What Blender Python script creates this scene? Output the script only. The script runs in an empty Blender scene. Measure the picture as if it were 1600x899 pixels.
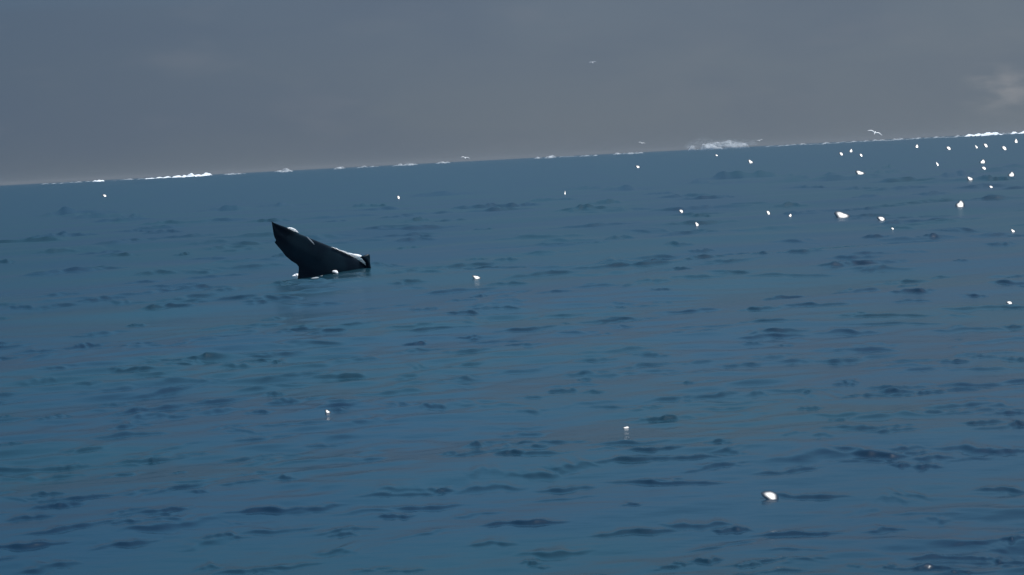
import bpy, bmesh, math, random
import numpy as np
from mathutils import Vector, Matrix

random.seed(7)
rng = np.random.default_rng(11)
scene = bpy.context.scene
COL = scene.collection

# ------------------------------------------------------------------ camera
CAM_H = 2.5
CHOP = 0.0118
FPX = 2986.0                      # focal length in pixels of a 1600 px wide frame
ROLL = math.radians(2.97)
PITCH = math.radians(3.85)
cam_data = bpy.data.cameras.new('camera')
cam_data.sensor_width = 36.0
cam_data.lens = FPX / 1600.0 * 36.0
cam_data.clip_start = 0.1
cam_data.clip_end = 80000.0
cam = bpy.data.objects.new('camera', cam_data)
COL.objects.link(cam)
_f = Vector((0, math.cos(PITCH), -math.sin(PITCH)))
_r0 = Vector((1, 0, 0))
_u0 = _r0.cross(_f)
_r = _r0 * math.cos(ROLL) - _u0 * math.sin(ROLL)
_u = _r0 * math.sin(ROLL) + _u0 * math.cos(ROLL)
CPOS = Vector((0, 0, CAM_H))
m = Matrix((( _r.x, _u.x, -_f.x, 0), (_r.y, _u.y, -_f.y, 0), (_r.z, _u.z, -_f.z, CAM_H), (0, 0, 0, 1)))
cam.matrix_world = m
scene.camera = cam

# ------------------------------------------------------------------ sun, sky, exposure
SUN_EL = math.radians(70)
SUN_AZ = math.radians(56)         # high on the viewer's right
SUN_DIR = Vector((math.sin(SUN_AZ) * math.cos(SUN_EL), math.cos(SUN_AZ) * math.cos(SUN_EL), math.sin(SUN_EL)))
sun_data = bpy.data.lights.new('sun', 'SUN')
sun_data.energy = 4.6
sun_data.angle = math.radians(0.55)
sun_data.color = (1.0, 0.985, 0.955)
sun = bpy.data.objects.new('sun', sun_data)
sun.rotation_euler = (-SUN_DIR).to_track_quat('-Z', 'Y').to_euler()
sun.location = SUN_DIR * 500
COL.objects.link(sun)

world = bpy.data.worlds.new('World')
scene.world = world
world.use_nodes = True
wn = world.node_tree
wn.nodes.clear()


def N(nt, typ, **kw):
    n = nt.nodes.new(typ)
    for k, v in kw.items():
        setattr(n, k, v)
    return n


def L(nt, a, b):
    nt.links.new(a, b)


def mathn(nt, op, a, b=None, c=None, clamp=False):
    n = N(nt, 'ShaderNodeMath', operation=op, use_clamp=clamp)
    for i, v in enumerate((a, b, c)):
        if v is None:
            continue
        if isinstance(v, (int, float)):
            n.inputs[i].default_value = v
        else:
            L(nt, v, n.inputs[i])
    return n.outputs[0]


def maprange(nt, v, a, b, c, d, smooth=True):
    n = N(nt, 'ShaderNodeMapRange')
    n.interpolation_type = 'SMOOTHSTEP' if smooth else 'LINEAR'
    L(nt, v, n.inputs[0])
    for i, x in enumerate((a, b, c, d)):
        n.inputs[i + 1].default_value = x
    return n.outputs[0]


def mixrgb(nt, fac, a, b, blend='MIX'):
    n = N(nt, 'ShaderNodeMix', data_type='RGBA', blend_type=blend)
    if isinstance(fac, (int, float)):
        n.inputs[0].default_value = fac
    else:
        L(nt, fac, n.inputs[0])
    for i, v in ((6, a), (7, b)):
        if isinstance(v, tuple):
            n.inputs[i].default_value = (*v, 1) if len(v) == 3 else v
        else:
            L(nt, v, n.inputs[i])
    return n.outputs[2]


def srgb(r, g, b):
    f = lambda c: (c / 255 / 12.92) if c / 255 <= 0.04045 else ((c / 255 + 0.055) / 1.055) ** 2.4
    return (f(r), f(g), f(b))


sky = N(wn, 'ShaderNodeTexSky', sky_type='NISHITA')
sky.sun_disc = False
sky.sun_elevation = SUN_EL
sky.sun_rotation = SUN_AZ
sky.altitude = 0
sky.air_density = 1.2
sky.dust_density = 0.6
sky.ozone_density = 2.0
tc = N(wn, 'ShaderNodeTexCoord')
sep = N(wn, 'ShaderNodeSeparateXYZ')
L(wn, tc.outputs['Generated'], sep.inputs[0])
mp = N(wn, 'ShaderNodeMapping')
mp.inputs['Scale'].default_value = (1.0, 1.0, 3.0)
L(wn, tc.outputs['Generated'], mp.inputs[0])
nz = N(wn, 'ShaderNodeTexNoise')
nz.inputs['Scale'].default_value = 7.0
nz.inputs['Detail'].default_value = 4.0
nz.inputs['Roughness'].default_value = 0.5
nz.inputs['Distortion'].default_value = 0.6
L(wn, mp.outputs[0], nz.inputs[0])
nz2 = N(wn, 'ShaderNodeTexNoise')
nz2.inputs['Scale'].default_value = 16.0
nz2.inputs['Detail'].default_value = 3.0
L(wn, mp.outputs[0], nz2.inputs[0])
low = mixrgb(wn, maprange(wn, sep.outputs[2], 0.0, 0.085, 0, 1, False), srgb(98, 108, 119), srgb(91, 107, 126))
low = mixrgb(wn, maprange(wn, sep.outputs[2], 0.085, 0.24, 0, 1, False), low, srgb(106, 176, 222))
# cloud bank a little brighter and greyer towards the sun's side, bluer away from it
side = maprange(wn, sep.outputs[0], -0.32, 0.32, 0, 1, False)
low = mixrgb(wn, maprange(wn, sep.outputs[0], -0.30, 0.05, 0.45, 0.0), low, srgb(68, 89, 110))
low = mixrgb(wn, mathn(wn, 'MULTIPLY', side, 0.42), low, srgb(126, 135, 140))
low = mixrgb(wn, maprange(wn, nz.outputs[0], 0.35, 0.7, 0.0, 0.28), low, srgb(84, 99, 120))
low = mixrgb(wn, maprange(wn, nz2.outputs[0], 0.5, 0.85, 0.0, 0.18), low, srgb(126, 130, 138))
# a paler tuft of cloud in the bank, low on the sun's side
vd = N(wn, 'ShaderNodeVectorMath', operation='DISTANCE')
mpt = N(wn, 'ShaderNodeMapping')
mpt.inputs['Scale'].default_value = (1.0, 1.0, 1.5)
L(wn, tc.outputs['Generated'], mpt.inputs[0])
cd = (CPOS * 0 + (_f + _r * ((1562 - 800) / FPX) - _u * ((140 - 449.5) / FPX))).normalized()
L(wn, mpt.outputs[0], vd.inputs[0])
vd.inputs[1].default_value = (cd.x, cd.y, cd.z * 1.5)
tuft = maprange(wn, vd.outputs['Value'], 0.0, 0.026, 1.0, 0.0)
nz3 = N(wn, 'ShaderNodeTexNoise')
nz3.inputs['Scale'].default_value = 60.0
nz3.inputs['Detail'].default_value = 3.0
L(wn, mp.outputs[0], nz3.inputs[0])
tuft = mathn(wn, 'MULTIPLY', tuft, maprange(wn, nz3.outputs[0], 0.30, 0.75, 0.0, 0.75))
low = mixrgb(wn, tuft, low, srgb(146, 148, 152))
bg_low = N(wn, 'ShaderNodeBackground')
L(wn, low, bg_low.inputs[0])
bg_low.inputs[1].default_value = 1.0
bg_sky = N(wn, 'ShaderNodeBackground')
L(wn, sky.outputs[0], bg_sky.inputs[0])
bg_sky.inputs[1].default_value = 0.12
mixs = N(wn, 'ShaderNodeMixShader')
L(wn, maprange(wn, sep.outputs[2], 0.30, 0.85, 0.0, 1.0), mixs.inputs[0])
L(wn, bg_low.outputs[0], mixs.inputs[1])
L(wn, bg_sky.outputs[0], mixs.inputs[2])
wo = N(wn, 'ShaderNodeOutputWorld')
L(wn, mixs.outputs[0], wo.inputs[0])

vs = scene.view_settings
vs.view_transform = 'Standard'
vs.look = 'None'
vs.exposure = 0.0
vs.gamma = 1.0
vs.use_curve_mapping = False
scene.cycles.use_denoising = True
scene.cycles.max_bounces = 6


# ------------------------------------------------------------------ helpers
def ray(px, py):
    d = _f + _r * ((px - 800.0) / FPX) - _u * ((py - 449.5) / FPX)
    return d.normalized()


def ground(px, py, z=0.0):
    d = ray(px, py)
    t = (z - CAM_H) / d.z
    p = CPOS + d * t
    return p


def at_dist(px, py, dist):
    """point seen there whose horizontal distance from the viewer is dist"""
    d = ray(px, py)
    return CPOS + d * (dist / math.hypot(d.x, d.y))


def horizon_y(px):
    return 290.0 - 83.0 / 1600.0 * px


def link_mesh(name, verts, faces, mat, parent=None, smooth=True):
    me = bpy.data.meshes.new(name)
    me.from_pydata(verts, [], faces)
    me.update()
    if smooth:
        me.polygons.foreach_set('use_smooth', [True] * len(me.polygons))
    me.materials.append(mat)
    o = bpy.data.objects.new(name, me)
    COL.objects.link(o)
    if parent is not None:
        o.parent = parent
    return o


def tag(o, label, cat, group=None):
    o['label'] = label
    o['category'] = cat
    if group:
        o['group'] = group
    return o


def new_mat(name):
    mt = bpy.data.materials.new(name)
    mt.use_nodes = True
    nt = mt.node_tree
    b = nt.nodes['Principled BSDF']
    return mt, nt, b


# ------------------------------------------------------------------ materials
def water_material():
    mt, nt, b = new_mat('sea_water')
    geo = N(nt, 'ShaderNodeNewGeometry')
    n1 = N(nt, 'ShaderNodeTexNoise')
    n1.inputs['Scale'].default_value = 0.16
    n1.inputs['Detail'].default_value = 3.0
    L(nt, geo.outputs['Position'], n1.inputs[0])
    body = mixrgb(nt, maprange(nt, n1.outputs[0], 0.40, 0.60, 0, 1), (0.0026, 0.0205, 0.043), (0.0024, 0.025, 0.040))
    L(nt, body, b.inputs['Base Color'])
    b.inputs['IOR'].default_value = 1.333
    # waves too small and far to tell apart widen the mirror image of the sky
    ln = N(nt, 'ShaderNodeVectorMath', operation='LENGTH')
    L(nt, geo.outputs['Position'], ln.inputs[0])
    L(nt, maprange(nt, ln.outputs['Value'], 8.0, 75.0, 0.17, 0.345), b.inputs['Roughness'])
    # faint small ripples
    mpn = N(nt, 'ShaderNodeMapping')
    mpn.inputs['Rotation'].default_value = (0, 0, 0.15)
    mpn.inputs['Scale'].default_value = (2.2, 5.5, 3.0)
    L(nt, geo.outputs['Position'], mpn.inputs[0])
    n2 = N(nt, 'ShaderNodeTexNoise')
    n2.inputs['Scale'].default_value = 1.0
    n2.inputs['Detail'].default_value = 3.0
    n2.inputs['Roughness'].default_value = 0.5
    L(nt, mpn.outputs[0], n2.inputs[0])
    bp = N(nt, 'ShaderNodeBump')
    bp.inputs['Strength'].default_value = 0.2
    bp.inputs['Distance'].default_value = 0.03
    L(nt, n2.outputs[0], bp.inputs['Height'])
    L(nt, bp.outputs[0], b.inputs['Normal'])
    return mt


def glint_material():  # surface of the lenses added to show sun glints
    mt, nt, b = new_mat('glint_lens_water')
    b.inputs['Base Color'].default_value = (0.002, 0.025, 0.048, 1)
    b.inputs['IOR'].default_value = 1.333
    b.inputs['Roughness'].default_value = 0.31
    return mt


def foam_material(name, sss):
    mt, nt, b = new_mat(name)
    geo = N(nt, 'ShaderNodeTexCoord')
    n1 = N(nt, 'ShaderNodeTexNoise')
    n1.inputs['Scale'].default_value = 6.0
    n1.inputs['Detail'].default_value = 4.0
    L(nt, geo.outputs['Object'], n1.inputs[0])
    L(nt, mixrgb(nt, maprange(nt, n1.outputs[0], 0.3, 0.7, 0, 1), (0.80, 0.87, 0.92), (0.92, 0.95, 0.97)), b.inputs['Base Color'])
    b.inputs['Roughness'].default_value = 0.6
    b.inputs['IOR'].default_value = 1.33
    if sss > 0:
        b.inputs['Subsurface Weight'].default_value = 1.0
        b.inputs['Subsurface Radius'].default_value = (1, 1, 1)
        b.inputs['Subsurface Scale'].default_value = sss
    return mt


def skin_material():
    mt, nt, b = new_mat('wet_whale_skin')
    geo = N(nt, 'ShaderNodeNewGeometry')
    n1 = N(nt, 'ShaderNodeTexNoise')
    n1.inputs['Scale'].default_value = 2.2
    n1.inputs['Detail'].default_value = 5.0
    L(nt, geo.outputs['Position'], n1.inputs[0])
    L(nt, mixrgb(nt, maprange(nt, n1.outputs[0], 0.35, 0.7, 0, 1), (0.002, 0.008, 0.016), (0.006, 0.019, 0.029)), b.inputs['Base Color'])
    b.inputs['Roughness'].default_value = 0.38
    b.inputs['IOR'].default_value = 1.33
    b.inputs['Specular IOR Level'].default_value = 0.28
    bp = N(nt, 'ShaderNodeBump')
    bp.inputs['Strength'].default_value = 0.35
    bp.inputs['Distance'].default_value = 0.03
    L(nt, n1.outputs[0], bp.inputs['Height'])
    L(nt, bp.outputs[0], b.inputs['Normal'])
    return mt


def plain(name, col, rough=0.6):
    mt, nt, b = new_mat(name)
    geo = N(nt, 'ShaderNodeTexCoord')
    n1 = N(nt, 'ShaderNodeTexNoise')
    n1.inputs['Scale'].default_value = 9.0
    L(nt, geo.outputs['Object'], n1.inputs[0])
    c2 = tuple(c * 0.85 for c in col)
    L(nt, mixrgb(nt, n1.outputs[0], col, c2), b.inputs['Base Color'])
    b.inputs['Roughness'].default_value = rough
    return mt


M_WATER = water_material()
M_GLINT = glint_material()
M_FOAM = foam_material('white_foam', 0.12)
M_CAP = foam_material('far_white_foam', 0.0)
M_MIST = foam_material('thin_far_foam', 0.0)
_nt = M_MIST.node_tree
_mx, _tr = N(_nt, 'ShaderNodeMixShader'), N(_nt, 'ShaderNodeBsdfTransparent')
_tcm = N(_nt, 'ShaderNodeTexCoord')
_nm = N(_nt, 'ShaderNodeTexNoise')
_nm.inputs['Scale'].default_value = 0.08
L(_nt, _tcm.outputs['Object'], _nm.inputs[0])
L(_nt, maprange(_nt, _nm.outputs[0], 0.3, 0.7, 0.05, 0.34), _mx.inputs[0])
L(_nt, _tr.outputs[0], _mx.inputs[1])
L(_nt, _nt.nodes['Principled BSDF'].outputs[0], _mx.inputs[2])
L(_nt, _mx.outputs[0], _nt.nodes['Material Output'].inputs[0])
M_THIN = foam_material('thin_foam', 0.0)
_nt = M_THIN.node_tree
_mx, _tr = N(_nt, 'ShaderNodeMixShader'), N(_nt, 'ShaderNodeBsdfTransparent')
_mx.inputs[0].default_value = 0.32
L(_nt, _tr.outputs[0], _mx.inputs[1])
L(_nt, _nt.nodes['Principled BSDF'].outputs[0], _mx.inputs[2])
L(_nt, _mx.outputs[0], _nt.nodes['Material Output'].inputs[0])
M_SKIN = skin_material()
M_GULL = plain('white_feathers', (0.85, 0.86, 0.86))
M_GULLG = plain('grey_feathers', (0.45, 0.48, 0.52))
M_BEAK = plain('beak_horn', (0.55, 0.35, 0.06), 0.4)

# ------------------------------------------------------------------ the sea
# short steep wavelets seen in the photograph: x, y, length, thickness (pixels), tilt (degrees), steepness
ST = """40 378 85 7 -2 1;178 383 85 12 2 .5;253 364 45 5 3 .8;88 393 50 5 2 .6;284 399 18 5 0 1;330 402 50 4 -3 .5
175 423 60 6 8 .6;245 428 50 5 3 .7;75 428 50 6 -4 .5;90 480 48 5 9 .9;166 471 55 4 6 .7;265 484 62 7 5 1;310 466 60 6 12 .5
411 474 36 5 10 .8;214 507 22 5 0 .9;135 536 32 6 5 .8;57 544 55 5 2 .5;83 558 70 12 0 .5;10 560 40 8 8 .8;464 518 46 9 -2 1.2
520 522 55 5 8 .8;562 510 55 4 5 .6;437 568 18 6 0 1;534 587 65 6 0 1;652 535 26 5 0 .7;206 581 45 8 -3 .8;245 589 45 5 10 .6
647 421 65 7 10 .8;608 418 30 5 8 .6;641 443 45 6 4 .7;446 450 18 5 10 .9;271 607 110 6 10 .9;427 612 28 8 5 1.3;634 346 22 6 0 .4
282 633 180 8 9 1.2;464 624 80 7 8 .8;79 652 30 5 15 .9;9 651 24 5 0 .9;529 642 30 5 0 .8;630 611 110 9 3 .7;13 695 40 3 0 .9
125 702 50 10 -5 .8;52 727 120 8 0 .8;26 742 80 14 5 .7;238 715 18 6 5 1.2;394 709 85 6 7 1.1;297 706 45 4 0 .6;278 738 16 4 -8 .8
284 770 75 7 15 1.1;70 778 42 7 3 1.1;105 787 80 5 4 .8;92 799 35 5 3 .7;48 817 55 5 3 .9;380 762 60 5 2 .6;444 755 32 5 0 .8
427 806 105 6 2 1.1;105 837 105 8 8 1.1;199 826 38 6 3 .8;267 830 105 14 7 .9;201 857 75 8 8 1;39 863 100 6 1 1.1;350 844 45 5 0 .9
437 834 100 6 5 .5;621 810 45 5 2 .8;538 838 35 4 0 .7;691 772 30 6 -5 1;525 867 50 10 -5 .6;79 892 70 10 8 .9
880 612 36 7 -2 1.3;928 613 35 5 5 .8;833 622 45 4 3 .6;1034 653 40 6 0 .9;752 692 60 10 15 1.1;743 714 85 7 9 1.2;812 695 40 8 12 1.1
861 695 80 7 -4 1;798 718 40 6 5 1;837 705 45 9 3 .8;705 712 22 6 15 1;1022 712 70 6 3 1;987 727 90 8 5 1;1072 724 80 5 1 .9
1121 701 35 7 -5 1;1141 716 45 8 -3 .7;894 738 60 14 5 .8;845 749 70 10 5 .6;758 748 45 14 3 .5;768 768 80 10 3 .6
884 768 70 8 4 .9;1038 759 140 7 -2 1.3;1270 775 90 8 0 1;821 823 100 5 2 1.2;999 832 100 8 7 1.1;1093 820 80 12 2 1;1148 826 45 6 3 1
869 866 90 12 3 .9;1105 877 38 7 5 1.1;1172 886 32 7 3 1;833 881 25 6 0 .8;772 854 60 6 2 .5;1259 612 20 5 0 .9;1247 832 100 8 2 1.1
1175 536 25 4 -3 .9;1227 538 25 4 0 .8;1157 569 50 6 8 .8;1243 562 30 5 -4 .5;1485 567 38 6 -4 1.3;1587 562 38 8 -3 1.2;1534 560 35 5 5 .6
1394 605 70 7 2 1.1;1320 600 30 6 0 .9;1340 619 55 5 2 1.2;1404 618 50 6 5 .8;1450 615 35 6 -2 1.3;1500 611 80 4 5 1;1263 638 32 5 3 1
1287 620 55 14 5 .5;1390 657 110 16 3 .7;1307 660 28 5 0 .9;1457 651 50 6 0 .7;1397 683 60 6 8 .8;1540 670 50 7 5 1.1;1577 655 50 6 4 .9
1594 672 20 5 5 1;1300 720 130 18 5 .8;1345 714 75 8 -8 1.3;1383 718 75 5 0 1.1;1240 740 80 6 9 .9;1517 707 80 12 2 1;1577 708 50 9 8 1.2
1464 720 50 7 4 .9;1414 730 30 6 4 1.2;1452 731 35 8 0 1.3;1571 762 65 7 0 1.5;1384 826 48 5 7 1;1479 870 85 7 6 1.2;1395 888 25 5 3 1
1555 870 30 7 3 1;1559 884 40 8 -3 1.1;1455 888 45 6 3 .9;1583 843 30 5 3 1;1353 797 50 12 0 .5;1400 777 40 10 3 .5
742 406 30 6 0 .7;757 418 70 5 0 1.1;830 418 30 4 4 .7;605 419 20 5 8 .8;747 462 25 5 4 .9;810 456 22 7 0 .7;788 465 22 6 0 .5
1037 452 26 4 5 .9;980 449 20 6 0 .5;884 506 12 3 5 .8;648 535 28 4 2 .8;740 528 13 6 0 .9;1019 556 45 6 -2 1;914 592 20 5 0 1.1
1077 597 18 4 0 1;728 590 50 10 14 1.3;1098 408 45 6 8 1.2;1467 311 45 4 3 .6;1540 314 38 9 -3 1;1437 338 85 5 5 .8;1340 340 16 5 0 .6
1367 371 32 5 -3 1.2;1454 370 28 4 0 1.1;1547 366 50 5 0 .4;1223 467 58 9 7 1.4;1430 463 48 8 6 1;1502 409 18 4 0 .8;1360 422 25 6 0 .5
1410 434 35 6 0 .7;1373 438 50 8 0 .4;1412 446 25 5 0 .6;1584 435 24 6 0 .8;1587 507 30 6 3 .7;1495 528 12 5 0 .8;1489 541 12 5 0 .8
1323 597 30 6 0 .8;1495 510 20 6 0 .5;1365 264 12 4 0 .9"""
streaks = []
for item in ST.replace('\n', ';').split(';'):
    streaks.append(tuple(float(v) for v in item.split()))

# wavelets as (centre x, centre y, half length, run of the steep face, facing angle, rise)
wavelets = []
for (px, py, ln, th, tilt, st) in streaks:
    p = ground(px, py)
    D = math.hypot(p.x, p.y)
    dep = CAM_H / D
    k = D / FPX
    slope = 0.50 * min(st, 1.1) * (0.8 if (px > 1300 and py > 700) else 1.0)
    run = th * k / (dep + slope)
    slope *= min(1.0, (6.0 / th) ** 0.7)
    slope *= min(1.0, 0.5 * ln * k / (1.3 * max(run, 0.05))) ** 0.7
    # in-picture tilt is foreshortened: the crest turns more on the water
    run = max(run, 0.05, 0.075 * (D / 25.0) ** 2 * 0.5)
    rot = math.atan2(math.tan(math.radians(tilt + 0.5 - 2.97)) , max(dep, 0.06)) * 0.7
    rot = max(-1.0, min(1.0, rot))
    wavelets.append((p.x, p.y, 0.5 * ln * k / max(0.55, math.cos(rot)), max(run, 0.05), rot, slope * max(run, 0.05)))
# the same kind of wavelets go on where the photograph does not look
for i in range(1250):
    D = 1.0 / rng.uniform(1 / 120.0, 1 / 7.0) if i % 3 else 6.0 * (160.0 / 6.0) ** rng.random()
    a = math.radians(rng.uniform(-24, 24))
    if abs(math.degrees(a)) < 15.5 and D > 11.5:
        if D < 16 and rng.random() > 0.5:
            continue
        st = rng.uniform(0.3, 0.95)
    else:
        st = rng.uniform(0.5, 1.2)
    k = D / FPX
    run = max(rng.uniform(3.5, 7) * k / (CAM_H / D + 0.4 * st), 0.04 * (D / 25.0) ** 2)
    wavelets.append((D * math.sin(a), D * math.cos(a), 0.5 * rng.uniform(25, 110) * k, run, rng.uniform(-0.15, 0.65), 0.40 * st * run))

# polar mesh, fine ahead, coarse all round
th_f = np.radians(np.linspace(-19.5, 19.5, 940))
th_c1 = np.radians(np.concatenate([np.linspace(-180, -30, 26), np.linspace(-27, -20, 24)]))
th_c2 = np.radians(np.concatenate([np.linspace(20, 27, 24), np.linspace(30, 180, 26)[:-1]]))
TH = np.concatenate([th_c1, th_f, th_c2])
dep_near = np.linspace(1 / 7.5, 1 / 11.0, 70, endpoint=False)
dep_mid = np.concatenate([np.linspace(1 / 11.0, 1 / 25.0, 430, endpoint=False), np.linspace(1 / 25.0, 1 / 75.0, 560, endpoint=False),
                          np.linspace(1 / 75.0, 1 / 120.0, 110, endpoint=False)])
dep_far = np.linspace(1 / 120.0, 1 / 900.0, 60, endpoint=False)
R = np.concatenate([[0.8, 2, 3.2, 4.4, 5.4, 6.2, 6.9], 1 / dep_near, 1 / dep_mid, 1 / dep_far,
                    [900, 1100, 1500, 2200, 3500, 6000, 10000, 18000, 30000, 45000]])
nr, nt_ = len(R), len(TH)
RR, TT = np.meshgrid(R, TH, indexing='ij')
X = RR * np.sin(TT)
Y = RR * np.cos(TT)
Z = np.zeros_like(X)

# open swell and chop: many small trains, shorter ones fade out with distance where they could not be resolved
comps = []
for i in range(34):                                   # swell and larger chop
    lam = 1.6 * (14.0 / 1.6) ** rng.random()
    ang = math.radians(rng.normal(-20, 22))
    comps.append((lam, ang, 0.0082 * rng.uniform(0.6, 1.3), rng.uniform(0, 6.28), 0))
for i in range(90):                                   # short chop, runs in many directions
    lam = 0.17 * (1.1 / 0.17) ** rng.random()
    ang = math.radians(rng.normal(-20, 30))
    comps.append((lam, ang, CHOP * rng.uniform(0.6, 1.3), rng.uniform(0, 6.28), 1))
foot = RR * RR / CAM_H / 1911.0
# patches of livelier and calmer water
patch = np.zeros_like(X)
for i in range(12):
    lam = rng.uniform(2.5, 16)
    a = rng.uniform(0, 6.28)
    patch += np.sin(2 * math.pi / lam * (X * math.cos(a) + Y * math.sin(a) * 0.6) + rng.uniform(0, 6.28))
patch = np.clip(0.85 + 0.22 * patch, 0.25, 1.45)
DX, DY = np.zeros_like(X), np.zeros_like(X)
i_end = int(np.searchsorted(R, 700.0))
sl = slice(0, i_end)
for (lam, ang, steep, ph, short) in comps:
    kk = 2 * math.pi / lam
    A = steep / kk
    sx_, sy_ = math.sin(ang), math.cos(ang)
    lim = i_end if not short else int(np.searchsorted(R, math.sqrt(lam / 2.0 * CAM_H * 1911.0)))
    sl = slice(0, min(lim, i_end))
    fade = np.clip((lam / np.maximum(foot[sl], 1e-6) - 2.0) / 4.0, 0, 1)
    am = A * fade * (patch[sl] if short else 1.0)
    Ph = kk * (sx_ * X[sl] + sy_ * Y[sl]) + ph
    sn, cs = np.sin(Ph), np.cos(Ph)
    Z[sl] += am * sn
    q = 1.0
    DX[sl] += q * am * sx_ * cs
    DY[sl] += q * am * sy_ * cs


def add_wavelet(w):
    cx, cy, hl, run, rot, rise = w
    ext = hl * 1.65 + run * 6
    D = math.hypot(cx, cy)
    i0 = np.searchsorted(R, D - ext)
    i1 = np.searchsorted(R, D + ext)
    a = math.atan2(cx, cy)
    da = ext / D
    j0 = np.searchsorted(TH, a - da)
    j1 = np.searchsorted(TH, a + da)
    if i1 <= i0 or j1 <= j0:
        return
    x = X[i0:i1, j0:j1] - cx
    y = Y[i0:i1, j0:j1] - cy
    # crest frame: u along the crest, v away from the viewer
    c, s = math.cos(rot - a), math.sin(rot - a)
    u = x * c + y * s
    v = -x * s + y * c
    v = v + 0.55 * run * np.sin(u / max(hl, .01) * 2.3 + cx * 7) + 0.28 * run * np.sin(u / max(hl, .01) * 5.3 + cy * 5)
    un = u / (hl * 1.6)
    win = np.clip(1 - un ** 2, 0, 1) ** 1.3
    win = win * np.clip(0.84 + 0.22 * np.sin(un * 6.1 + cx * 9) + 0.16 * np.sin(un * 13.7 + cy * 11), 0.2, 1.05)
    wdt = run * (0.30 + 0.70 * np.minimum(win, 1))
    t = np.clip(v / wdt, -3.0, 8.0)
    # shallow trough in front, steep face, long back
    face = np.where(t < 0.5, 0.5 * (1 + np.tanh(2.3 * t)), 0)
    top = 0.5 * (1 + math.tanh(1.15))
    back = top * np.exp(-np.clip(t - 0.5, 0, None) ** 1.6 / 3.2)
    prof = np.where(t < 0.5, face, back) - 0.26 * np.exp(-((t + 1.35) / 0.75) ** 2)
    Z[i0:i1, j0:j1] += rise * win * prof


for w in wavelets:
    add_wavelet(w)

# quieter water in the lee of the fin
pc = ground(525, 425)
calm = 1 - 0.35 * np.exp(-((X - pc.x) / 1.6) ** 2 - ((Y - pc.y) / 3.0) ** 2)
Z *= calm
DX *= calm
DY *= calm
# the water heaps up along the far end of the fin
pa, pb = ground(572, 423), ground(520, 428)
for (p, h, sx, sy) in ((pa, 0.13, 0.55, 1.3), (pb, 0.05, 0.5, 1.0)):
    Z += h * np.exp(-((X - p.x) / sx) ** 2 - ((Y - p.y) / sy) ** 2)
Z[RR > 850] = 0
# the far swell makes the sea's edge slightly uneven
for i in range(14):
    lam = rng.uniform(14, 120)
    Z += np.where((RR > 850) & (RR < 4000), 0.10, 0.0) * np.sin(2 * math.pi / lam * X + Y * 0.013 * i + rng.uniform(0, 6.28))


def sea_z(x, y):
    r = math.hypot(x, y)
    a = math.atan2(x, y)
    i = min(max(int(np.searchsorted(R, r)), 1), nr - 1)
    j = min(max(int(np.searchsorted(TH, a)), 1), nt_ - 1)
    return float(Z[i, j])


verts = np.stack([X + DX, Y + DY, Z], -1).reshape(-1, 3)
verts = np.vstack([verts, [[0, 0, 0]]])
ii, jj = np.meshgrid(np.arange(nr - 1), np.arange(nt_), indexing='ij')
j2 = (jj + 1) % nt_
quads = np.stack([ii * nt_ + jj, ii * nt_ + j2, (ii + 1) * nt_ + j2, (ii + 1) * nt_ + jj], -1).reshape(-1, 4)[:, ::-1]
cj = np.arange(nt_)
tris = np.stack([np.full(nt_, nr * nt_), (cj + 1) % nt_, cj], -1)
me = bpy.data.meshes.new('sea')
me.vertices.add(len(verts))
me.vertices.foreach_set('co', verts.astype(np.float32).ravel())
nl = quads.size + tris.size
me.loops.add(nl)
me.loops.foreach_set('vertex_index', np.concatenate([quads.ravel(), tris.ravel()]).astype(np.int32))
me.polygons.add(len(quads) + len(tris))
starts = np.concatenate([np.arange(len(quads)) * 4, quads.size + np.arange(len(tris)) * 3]).astype(np.int32)
me.polygons.foreach_set('loop_start', starts)
me.polygons.foreach_set('use_smooth', np.ones(len(quads) + len(tris), dtype=bool))
me.update(calc_edges=True)
me.validate()
me.materials.append(M_WATER)
sea = bpy.data.objects.new('sea', me)
COL.objects.link(sea)
sea['kind'] = 'structure'
_up = sum(me.polygons[i].normal.z for i in range(0, 400000, 40000))
if _up < 0:
    me.flip_normals()

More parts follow.
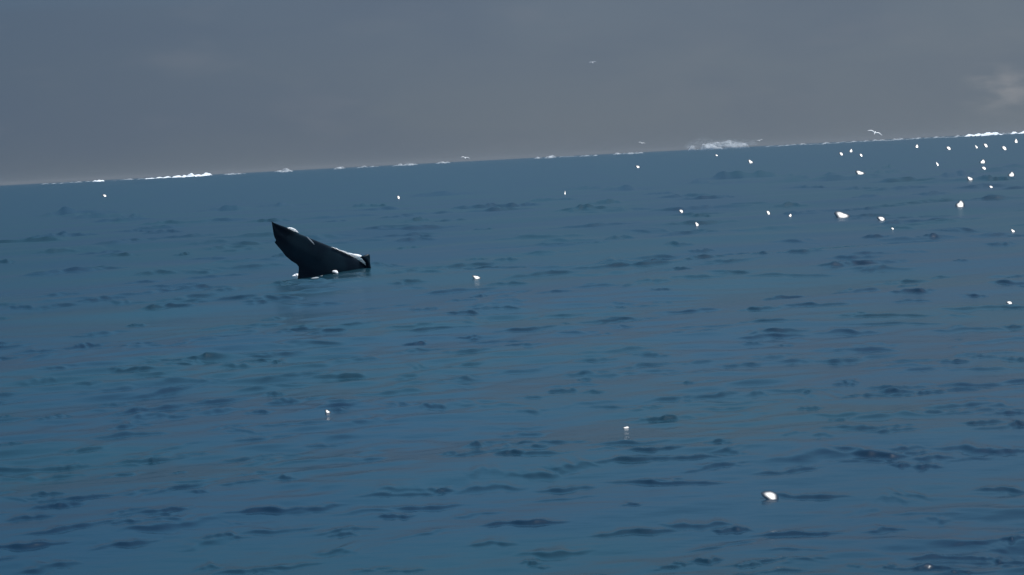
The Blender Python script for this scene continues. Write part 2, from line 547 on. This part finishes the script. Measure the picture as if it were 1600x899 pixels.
# ------------------------------------------------------------------ sun glints: added water lenses, each turned to mirror the sun
GL = """1205 774 21 17;512 643 7 6;745 433 13 6;979 668 9 4;1578 473 8 6;1316 336 18 13;1378 342 12 8;1501 319 12 11;1395 357 4 4
1583 361 5 6;1201 333 6 7;1235 337 5 5;1065 331 6 6;1089 347 5 7;623 309 5 6;883 302 2 6;164 306 6 5;1344 270 11 8;1315 241 6 6;1330 236 5 6
1346 243 4 6;1173 253 6 7;997 261 7 5;1433 229 5 6;1483 232 6 7;1465 257 3 7;1541 228 6 7;1536 253 8 7;1538 263 6 6;1516 281 7 7
1549 289 6 5;1581 273 9 8;1570 232 6 8;1526 230 3 6;1120 243 5 3;1588 221 5 7"""
gl_meshes = []
for kind in range(4):
    # a small smooth lens of water: nearly flat cap, irregular outline, rounded rim, body below
    rs = random.Random(40 + kind)
    na = 16
    ph = [rs.uniform(0, 6.28) for _ in range(3)]
    rings = [(0.4, 0.99), (0.75, 0.955), (1.0, 0.87), (1.2, 0.70)]
    gv, gf = [(0, 0, 1.0)], []
    for (r, z) in rings:
        for j in range(na):
            a = 2 * math.pi * j / na
            o_ = 1 + 0.16 * math.sin(2 * a + ph[0]) + 0.12 * math.sin(3 * a + ph[1]) + 0.05 * math.sin(5 * a + ph[2])
            gv.append((math.cos(a) * r * o_, math.sin(a) * r * o_, (z - 1)))
    gv[0] = (0, 0, 0)
    for j in range(na):
        gf.append((0, 1 + j, 1 + (j + 1) % na))
    for q in range(len(rings) - 1):
        for j in range(na):
            k2 = (j + 1) % na
            gf.append((1 + q * na + j, 1 + (q + 1) * na + j, 1 + (q + 1) * na + k2, 1 + q * na + k2))
    gl_me = bpy.data.meshes.new('glint_lens')
    gl_me.from_pydata(gv, [], gf)
    gl_me.polygons.foreach_set('use_smooth', [True] * len(gl_me.polygons))
    gl_me.materials.append(M_GLINT)
    gl_me.update()
    gl_meshes.append(gl_me)
for gi, item in enumerate(GL.replace('\n', ';').split(';')):
    px, py, w, h = (float(v) for v in item.split())
    p = ground(px, py + h * 0.3)
    for _ in range(3):
        p = ground(px, py + h * 0.3, sea_z(p.x, p.y))
    D = math.hypot(p.x, p.y)
    k = D / FPX
    view = (CPOS - p).normalized()
    hv = (view + SUN_DIR).normalized()            # the slope that mirrors the sun
    sx = w * k * 0.5
    sy = h * k * 0.5 / max(hv.dot(view), 0.2)
    o = bpy.data.objects.new('glint_lens', gl_meshes[gi % 4])
    COL.objects.link(o)
    o.parent = sea
    xax = Vector((0, 0, 1)).cross(hv) * -1
    xax = (Vector((1, 0, 0)) - hv * hv.x).normalized()
    yax = hv.cross(xax)
    rot = Matrix((xax, yax, hv)).transposed()
    lift = h * k * 0.24
    o.rotation_euler = rot.to_euler()
    o.location = (p.x, p.y, sea_z(p.x, p.y) + lift)
    o.scale = (sx, sy, min(sx, sy) * 0.46)

# ------------------------------------------------------------------ white water along the horizon
CAPS = """60 108 2.0 .5;104 150 2.4 .5;148 160 4 1;176 232 2.6 .8;226 272 4 1;268 298 5 1;294 313 7.5 1;312 328 8 1;350 366 4 .8;364 384 3.5 .6
430 442 6 .8;442 454 7.5 .7;525 536 6 1;553 592 4.5 .6;614 640 5 .8;636 649 7 .8;677 706 6 1;836 846 4 .6;853 865 7 .8;870 902 3 .6
904 934 3 .6;959 971 4 .8;974 990 4 .8;986 1003 4.5 .8;1192 1240 3.2 .6;1226 1264 4.5 .7;1262 1312 3 .5;1300 1352 4.5 .7;1348 1388 5 .8;1384 1418 5 .8;1416 1446 4.5 .9
1442 1482 3.6 .8;1478 1512 3.6 .8;1508 1524 5 1;1520 1542 5.5 1;1536 1562 8 1;1558 1584 5 .9;1578 1612 6 1;1608 1660 5 .8"""


def foam_ridge(name, p0, p1, depth, height, mat, parent=None, seed=0, lump=0.5, nx=18, lean=0.0):
    """a low lumpy bank of foam from p0 to p1 on the water"""
    rs = random.Random(seed)
    p0, p1 = Vector(p0), Vector(p1)
    ax = (p1 - p0)
    n = Vector((-ax.y, ax.x, 0)).normalized()
    ph = [rs.uniform(0, 6.28) for _ in range(8)]
    na = 9
    vs_, fs_ = [], []
    mid = (p0 + p1) / 2
    for i in range(nx + 1):
        t = i / nx
        env = max(0.0, 1 - abs(2 * t - 1) ** 3.0) ** 0.6
        lm = 1 - lump * 0.5 + lump * 0.5 * (math.sin(5 * t * math.pi + ph[0]) * .5 + math.sin(11 * t + ph[1]) * .5 + .5 * math.sin(23 * t + ph[2]))
        hgt = height * max(0.12, lm) * env
        wd = depth * (0.5 + 0.5 * env) * (1 + 0.2 * math.sin(9 * t + ph[3]))
        base = p0 + ax * t
        for j in range(na):
            a = math.pi * j / (na - 1)
            yy = -math.cos(a) * wd
            zz = math.sin(a) ** 0.9 * hgt * (1 + 0.12 * math.sin(13 * t + 4 * a + ph[4]))
            q = base + n * (yy + lean * zz) + Vector((0, 0, zz - height * 0.12))
            vs_.append(tuple(q - mid))
    for i in range(nx):
        for j in range(na - 1):
            a = i * na + j
            fs_.append((a, a + na, a + na + 1, a + 1))
    for i in (0, nx):
        fs_.append(tuple(i * na + j for j in (range(na) if i == 0 else range(na - 1, -1, -1))))
    for i in range(nx):
        fs_.append((i * na, i * na + na - 1, (i + 1) * na + na - 1, (i + 1) * na))
    o = link_mesh(name, vs_, fs_, mat, parent)
    o.location = mid
    bm = bmesh.new()
    bm.from_mesh(o.data)
    bmesh.ops.recalc_face_normals(bm, faces=bm.faces)
    bm.to_mesh(o.data)
    bm.free()
    return o


SURF_D = 3800.0
SK = SURF_D / FPX
for n_, item in enumerate(CAPS.replace('\n', ';').split(';')):
    x0, x1, h, b = (float(v) for v in item.split())
    D = SURF_D * (1.0 + 0.12 * math.sin(n_ * 2.1))
    a0, a1 = at_dist(x0, horizon_y(x0), D), at_dist(x1, horizon_y(x1), D * 1.01)
    a0.z = a1.z = 0
    hh = (h * 0.62 + 0.8) * SK * (0.8 + 0.2 * b)
    foam_ridge('whitecap', a0, a1, hh * 1.4, hh, M_CAP if (b > 0.95 and (x0 < 400 or x0 > 1500)) else M_MIST, sea, seed=n_, lump=1.0)

# ------------------------------------------------------------------ breaking splash on the horizon
sp = bpy.data.objects.new('splash', None)
COL.objects.link(sp)
s0 = at_dist(1122, horizon_y(1122), SURF_D)
s0.z = 0
sp.location = s0
tag(sp, 'pale plume of spray from a breaking wave on the horizon, right of centre', 'splash')


def hpt(px, dz_px, dd=0.0):
    q = at_dist(px, horizon_y(px), SURF_D + dd)
    q.z = dz_px * SK
    return q


def to_parent(o, par):
    o.parent = par
    o.location = Vector(o.location) - Vector(par.location)


o = foam_ridge('breaking_crest', hpt(1074, 0), hpt(1130, 0), 8 * SK, 12 * SK, M_MIST, None, 91, 0.6, 26)
to_parent(o, sp)
o = foam_ridge('breaking_crest', hpt(1092, 0, 40), hpt(1172, 0, 40), 12 * SK, 15 * SK, M_MIST, None, 95, 0.2, 26, lean=0.4)
to_parent(o, sp)
# the blown spray is a cloud of drops
dv, df = [], []
rs = random.Random(5)


def drop(c, r):
    b0 = len(dv)
    for d in ((1, 0, 0), (-1, 0, 0), (0, 1, 0), (0, -1, 0), (0, 0, 1), (0, 0, -1)):
        dv.append((c[0] + d[0] * r, c[1] + d[1] * r, c[2] + d[2] * r))
    for f in ((0, 2, 4), (2, 1, 4), (1, 3, 4), (3, 0, 4), (2, 0, 5), (1, 2, 5), (3, 1, 5), (0, 3, 5)):
        df.append(tuple(b0 + k for k in f))


for i in range(4500):
    t = rs.random()
    px = 1072 + 110 * t + rs.gauss(0, 3)
    top = 8 + 16 * math.exp(-((t - 0.22) / 0.14) ** 2) + 9 * math.exp(-((t - 0.6) / 0.3) ** 2)
    hgt = top * (1 - rs.random() ** 0.7 * 0.9) * rs.uniform(0.5, 1.0)
    q = hpt(px, 3 + hgt, rs.uniform(-6, 25)) - s0
    drop(q, rs.uniform(0.06, 0.16) * SK * 1.2)
o = link_mesh('spray', dv, df, M_CAP, sp, smooth=False)
o['kind'] = 'stuff'

# ------------------------------------------------------------------ the whale's fin
A = ground(464, 433)
B_dir = Vector((math.cos(math.radians(27)), math.sin(math.radians(27)), 0))   # the blade runs away to the right


def on_blade(px, py):
    """point of the upright plane through the fin seen there"""
    d = ray(px, py)
    nrm = Vector((-B_dir.y, B_dir.x, 0))
    t = (A - CPOS).dot(nrm) / d.dot(nrm)
    return CPOS + d * t


SEC = [(424.0, 346.0, 424.6, 347.4), (428, 348, 425.2, 352), (433, 350, 426, 357), (440, 352.6, 427, 363), (446, 354.6, 427.8, 367.5),
       (451, 356.5, 428.8, 371), (455, 358, 430.6, 374), (459, 359.6, 431.2, 376), (462, 361, 429.2, 378.5), (466, 363.5, 430.5, 381),
       (471, 366, 434, 385), (479, 369, 440, 392), (492, 374.5, 447, 401), (508, 381, 455.5, 408), (524, 387.5, 463.5, 413),
       (538, 393.5, 466.6, 417), (550, 399.5, 466.8, 421.5), (560, 405, 466.2, 426), (568, 410, 465.5, 431), (576, 417, 465, 437),
       (586, 430, 466, 450), (600, 455, 470, 480), (612, 490, 480, 515)]
nrm = Vector((-B_dir.y, B_dir.x, 0))
NP = 22
wv, wf = [], []
ns = len(SEC)
for i, (lx, ly, tx, ty) in enumerate(SEC):
    Lp, Tp = on_blade(lx, ly), on_blade(tx, ty)
    ch = (Lp - Tp).length
    s = i / (ns - 1)
    thick = min(0.30, 0.02 + 0.10 * ch) * (0.7 + 0.6 * s)
    bend = 0.10 * math.sin(s * 2.4)                    # the blade bows a little
    for j in range(NP):
        a = 2 * math.pi * j / NP
        c = 0.5 * (1 - math.cos(a))                    # 0 leading edge .. 1 trailing edge
        foil = math.sin(a) * (0.62 + 0.38 * math.cos(a)) 
        # soft folds running down from the leading edge
        fold = 0.010 * math.sin(9 * c + 5 * s) * (1 - abs(2 * c - 1)) + 0.02 * math.exp(-((s - 0.48 - 0.25 * c) / 0.05) ** 2) * (1 - c)
        q = Lp + (Tp - Lp) * c + nrm * (foil * thick * 0.5 + bend * (1 - c) + (fold if math.sin(a) < 0 else 0) * -1)
        wv.append(q)
for i in range(ns - 1):
    for j in range(NP):
        k2 = (j + 1) % NP
        wf.append((i * NP + j, i * NP + k2, (i + 1) * NP + k2, (i + 1) * NP + j))
wf.append(tuple(range(NP)))
wf.append(tuple((ns - 1) * NP + j for j in range(NP - 1, -1, -1)))
base_pt = Vector((A.x + 0.6, A.y + 0.5, 0))
whale = link_mesh('whale', [tuple(q - base_pt) for q in wv], wf, M_SKIN)
whale.location = base_pt
tag(whale, 'dark wet pointed fin of a whale rising slanted from the sea', 'whale')


def fix_normals(o):
    bm = bmesh.new()
    bm.from_mesh(o.data)
    bmesh.ops.recalc_face_normals(bm, faces=bm.faces)
    bm.to_mesh(o.data)
    bm.free()


fix_normals(whale)
# second, small fin tip at the far end
TIP = [(575.2, 397.2, 576.4, 397.4), (570.5, 398.6, 577.4, 398.8), (564.5, 400.6, 577.9, 401.6), (562.6, 402.6, 577.9, 405), (566.5, 405.5, 577.8, 408.5),
       (571.0, 410, 577.6, 413), (573, 418, 579, 422), (573, 430, 582, 436)]
tv, tf = [], []
back = Vector((0, 0.06, 0))
for i, (lx, ly, tx, ty) in enumerate(TIP):
    Lp, Tp = on_blade(lx, ly) + back, on_blade(tx, ty) + back
    th_ = 0.035 + 0.012 * i
    for j in range(14):
        a = 2 * math.pi * j / 14
        c = 0.5 * (1 - math.cos(a))
        tv.append(Lp + (Tp - Lp) * c + nrm * math.sin(a) * th_ * (0.5 if i == 0 else 1))
for i in range(len(TIP) - 1):
    for j in range(14):
        k2 = (j + 1) % 14
        tf.append((i * 14 + j, i * 14 + k2, (i + 1) * 14 + k2, (i + 1) * 14 + j))
tf.append(tuple(range(14)))
tf.append(tuple((len(TIP) - 1) * 14 + j for j in range(13, -1, -1)))
tip = link_mesh('fin_tip', [tuple(q - base_pt) for q in tv], tf, M_SKIN, whale)
fix_normals(tip)


# ------------------------------------------------------------------ foam about the fin
def foam_blob(name, pts, mat, seed=0):
    """lumpy closed body of foam swept through points (position, radius across, radius up)"""
    rs = random.Random(seed)
    vs_, fs_ = [], []
    na = 12
    ctr = Vector(pts[len(pts) // 2][0])
    n = len(pts)
    for i, (p, rw, rh) in enumerate(pts):
        p = Vector(p)
        t = (Vector(pts[min(i + 1, n - 1)][0]) - Vector(pts[max(i - 1, 0)][0])).normalized()
        sd = t.cross(Vector((0, 0, 1)))
        if sd.length < 1e-3:
            sd = Vector((0, 1, 0))
        sd.normalize()
        up = sd.cross(t)
        for j in range(na):
            a = 2 * math.pi * j / na
            w = 1 + rs.uniform(-0.07, 0.07)
            vs_.append(tuple(p + sd * math.cos(a) * rw * w + up * math.sin(a) * rh * w - ctr))
    for i in range(n - 1):
        for j in range(na):
            k2 = (j + 1) % na
            fs_.append((i * na + j, i * na + k2, (i + 1) * na + k2, (i + 1) * na + j))
    fs_.append(tuple(range(na)))
    fs_.append(tuple((n - 1) * na + j for j in range(na - 1, -1, -1)))
    o = link_mesh(name, vs_, fs_, mat)
    o.location = ctr
    fix_normals(o)
    return o


def P(px, py, off=0.0):
    return on_blade(px, py) - nrm * off


k45 = 45.0 / FPX
def G(px, py, z=0.0):
    q = ground(px, py)
    q = ground(px, py, sea_z(q.x, q.y))
    return q + Vector((0, 0, z))


f1 = foam_blob('foam', [(P(449, 356.2, .0), .02, .008), (P(452, 356.8, .03), .05, .02), (P(455.5, 358, .04), .06, .03), (P(459, 360, .04), .055, .03), (P(462, 361.4, .03), .04, .016), (P(466, 363.6, .0), .01, .006)], M_FOAM, 1)
tag(f1, 'white clot of foam clinging high on the leading edge near the fin tip', 'foam')
f2 = foam_blob('foam', [(G(457, 433.5), .02, .005), (G(459, 432.6, .012), .05, .018), (G(461.5, 431.9, .022), .06, .03), (G(464, 431.6, .03), .05, .032), (G(466.2, 431.8, .018), .04, .02), (G(468, 432.8), .02, .008)], M_FOAM, 2)
tag(f2, 'small white foam lump at the left foot of the fin', 'foam')
f3 = foam_blob('foam', [(G(520.5, 426.8, .025), .02, .01), (G(522, 426.8, .04), .045, .024), (G(524, 427, .04), .05, .028), (G(526, 427.3, .025), .035, .02), (G(527.5, 427.5, .005), .015, .008)], M_FOAM, 3)
tag(f3, 'tiny bright foam fleck at the middle of the fin waterline', 'foam')
f4 = foam_blob('foam', [(G(482, 437.0), .02, .004), (G(487, 436, -.002), .06, .012), (G(492, 434.8, .0), .08, .016), (G(497, 433.2, -.002), .06, .013), (G(501, 431.8, -.004), .03, .010), (G(504, 430.6), .01, .004)], M_THIN, 4)
tag(f4, 'thin pale foam strip along the fin waterline, left of the bright fleck', 'foam')
f5 = foam_blob('foam', [(P(520, 386.2, -.06), .010, .003), (P(528, 389, -.08), .03, .009), (P(533, 391.6, -.08), .03, .006), (P(539, 393.4, -.1), .06, .016), (P(545, 396.4, -.1), .06, .018), (P(550, 398, -.12), .08, .034), (P(555, 400, -.2), .10, .04),
                        (P(560, 401.4, -.28), .12, .06), (P(566, 402.4, -.34), .12, .075), (P(571, 403.5, -.36), .10, .07), (P(576, 407, -.36), .08, .06), (P(580, 413, -.3), .05, .04)], M_FOAM, 5)
tag(f5, 'white water washing down the back edge between the fin and its small tip', 'foam')
f6 = foam_blob('foam', [(P(579.2, 401, -.42), .008, .006), (P(580, 404.5, -.42), .022, .022), (P(581, 408.5, -.42), .04, .04), (P(582, 412, -.42), .055, .05), (P(582.6, 415, -.42), .065, .055), (P(583, 419, -.42), .03, .05)], M_FOAM, 6)
tag(f6, 'white splash right behind the small far fin tip', 'foam')


f7 = foam_blob('foam', [(P(479.5, 370, -.01), .004, .004), (P(482, 372.5, .0), .012, .012), (P(485, 376, .02), .014, .012), (P(488.5, 380, .04), .010, .010), (P(490.5, 382.5, .03), .003, .003)], M_THIN, 7)
tag(f7, 'thin pale trickle of water running down the dark fin face', 'foam')


# ------------------------------------------------------------------ sea birds over the horizon
def gull(loc, span, heading, roll, lift, label, mat, pitch=0.55):
    root = bpy.data.objects.new('gull', None)
    COL.objects.link(root)
    root.location = loc
    root.rotation_euler = (pitch, roll, heading)
    tag(root, label, 'bird', 'sea birds')
    Lb = span * 0.42
    # body: head to tail along +y
    prof = [(-0.50, .004), (-0.46, .035), (-0.30, .055), (-0.12, .11), (0.08, .13), (0.24, .10), (0.33, .07), (0.40, .075), (0.46, .05), (0.50, .012)]
    vs_, fs_ = [], []
    for (y, r) in prof:
        for j in range(8):
            a = 2 * math.pi * j / 8
            vs_.append((math.cos(a) * r * Lb, y * Lb, math.sin(a) * r * Lb * (0.5 if y < -0.25 else 1)))
    for i in range(len(prof) - 1):
        for j in range(8):
            k2 = (j + 1) % 8
            fs_.append((i * 8 + j, i * 8 + k2, i * 8 + 8 + k2, i * 8 + 8 + j))
    fs_.append(tuple(range(8)))
    fs_.append(tuple(len(prof) * 8 - 8 + j for j in range(8)))
    b = link_mesh('body', vs_, fs_, M_GULL, root)
    fix_normals(b)
    bk = link_mesh('beak', [(-.02 * Lb, .49 * Lb, .01 * Lb), (.02 * Lb, .49 * Lb, .01 * Lb), (0, .49 * Lb, -.03 * Lb), (0, .60 * Lb, -.02 * Lb)],
                   [(0, 1, 3), (1, 2, 3), (2, 0, 3), (0, 2, 1)], M_BEAK, root, False)
    for sgn in (-1, 1):
        ws = [(0.03, .16, -.14, 0.02, .03), (0.14, .22, -.10, 0.05 + lift * .5, .025), (0.24, .24, -.04, 0.07 + lift, .02), (0.36, .14, -.12, 0.05 + lift, .014), (0.46, .0, -.18, 0.02 + lift * .9, .008), (0.50, -.13, -.2, 0.0 + lift * .8, .003)]
        vs_, fs_ = [], []
        for (x, yf, yb, z, tk) in ws:
            yf, yb = yf * span * 0.42, yb * span * 0.42
            for (yy, zz) in ((yf, 0), (yf * .5 + yb * .5, tk * .5), (yb, 0), (yf * .5 + yb * .5, -tk * .5)):
                vs_.append((sgn * x * span, yy, (z + zz) * span))
        for i in range(len(ws) - 1):
            for j in range(4):
                k2 = (j + 1) % 4
                fs_.append((i * 4 + j, i * 4 + k2, i * 4 + 4 + k2, i * 4 + 4 + j))
        fs_.append((0, 1, 2, 3))
        fs_.append(tuple(len(vs_) - 4 + j for j in range(4)))
        w = link_mesh('wing', vs_, fs_, mat, root)
        fix_normals(w)
    return root


gull(at_dist(1367, 208, 170), 1.35, math.radians(-12), math.radians(22), 0.0, 'white sea bird banking low over the horizon on the right', M_GULL)
gull(at_dist(926, 98, 300), 1.3, math.radians(20), math.radians(-4), 0.02, 'pale distant sea bird gliding high, alone in the grey sky', M_GULLG)
gull(at_dist(1003, 224, 260), 1.0, math.radians(15), math.radians(14), 0.03, 'small white sea bird just above the horizon left of the spray plume', M_GULL)
gull(at_dist(1187, 220, 280), 0.9, math.radians(-20), math.radians(-10), 0.05, 'small white sea bird just above the horizon right of the spray plume', M_GULL)
gull(at_dist(727, 247, 220), 1.05, math.radians(8), math.radians(10), 0.02, 'white sea bird skimming the horizon at the centre, left of the plume', M_GULL)


# ------------------------------------------------------------------ thin sea air
hb = bmesh.new()
bmesh.ops.create_cube(hb, size=1.0)
hme = bpy.data.meshes.new('haze')
hb.to_mesh(hme)
hb.free()
hmat = bpy.data.materials.new('sea_air')
hmat.use_nodes = True
hn = hmat.node_tree
hn.nodes.clear()
pv = N(hn, 'ShaderNodeVolumePrincipled')
pv.inputs['Color'].default_value = (0.38, 0.41, 0.44, 1)
pv.inputs['Density'].default_value = 0.00003
ho = N(hn, 'ShaderNodeOutputMaterial')
L(hn, pv.outputs[0], ho.inputs['Volume'])
hme.materials.append(hmat)
haze = bpy.data.objects.new('haze', hme)
COL.objects.link(haze)
haze.scale = (92000, 92000, 62)
haze.location = (0, 0, 28)
haze['kind'] = 'stuff'
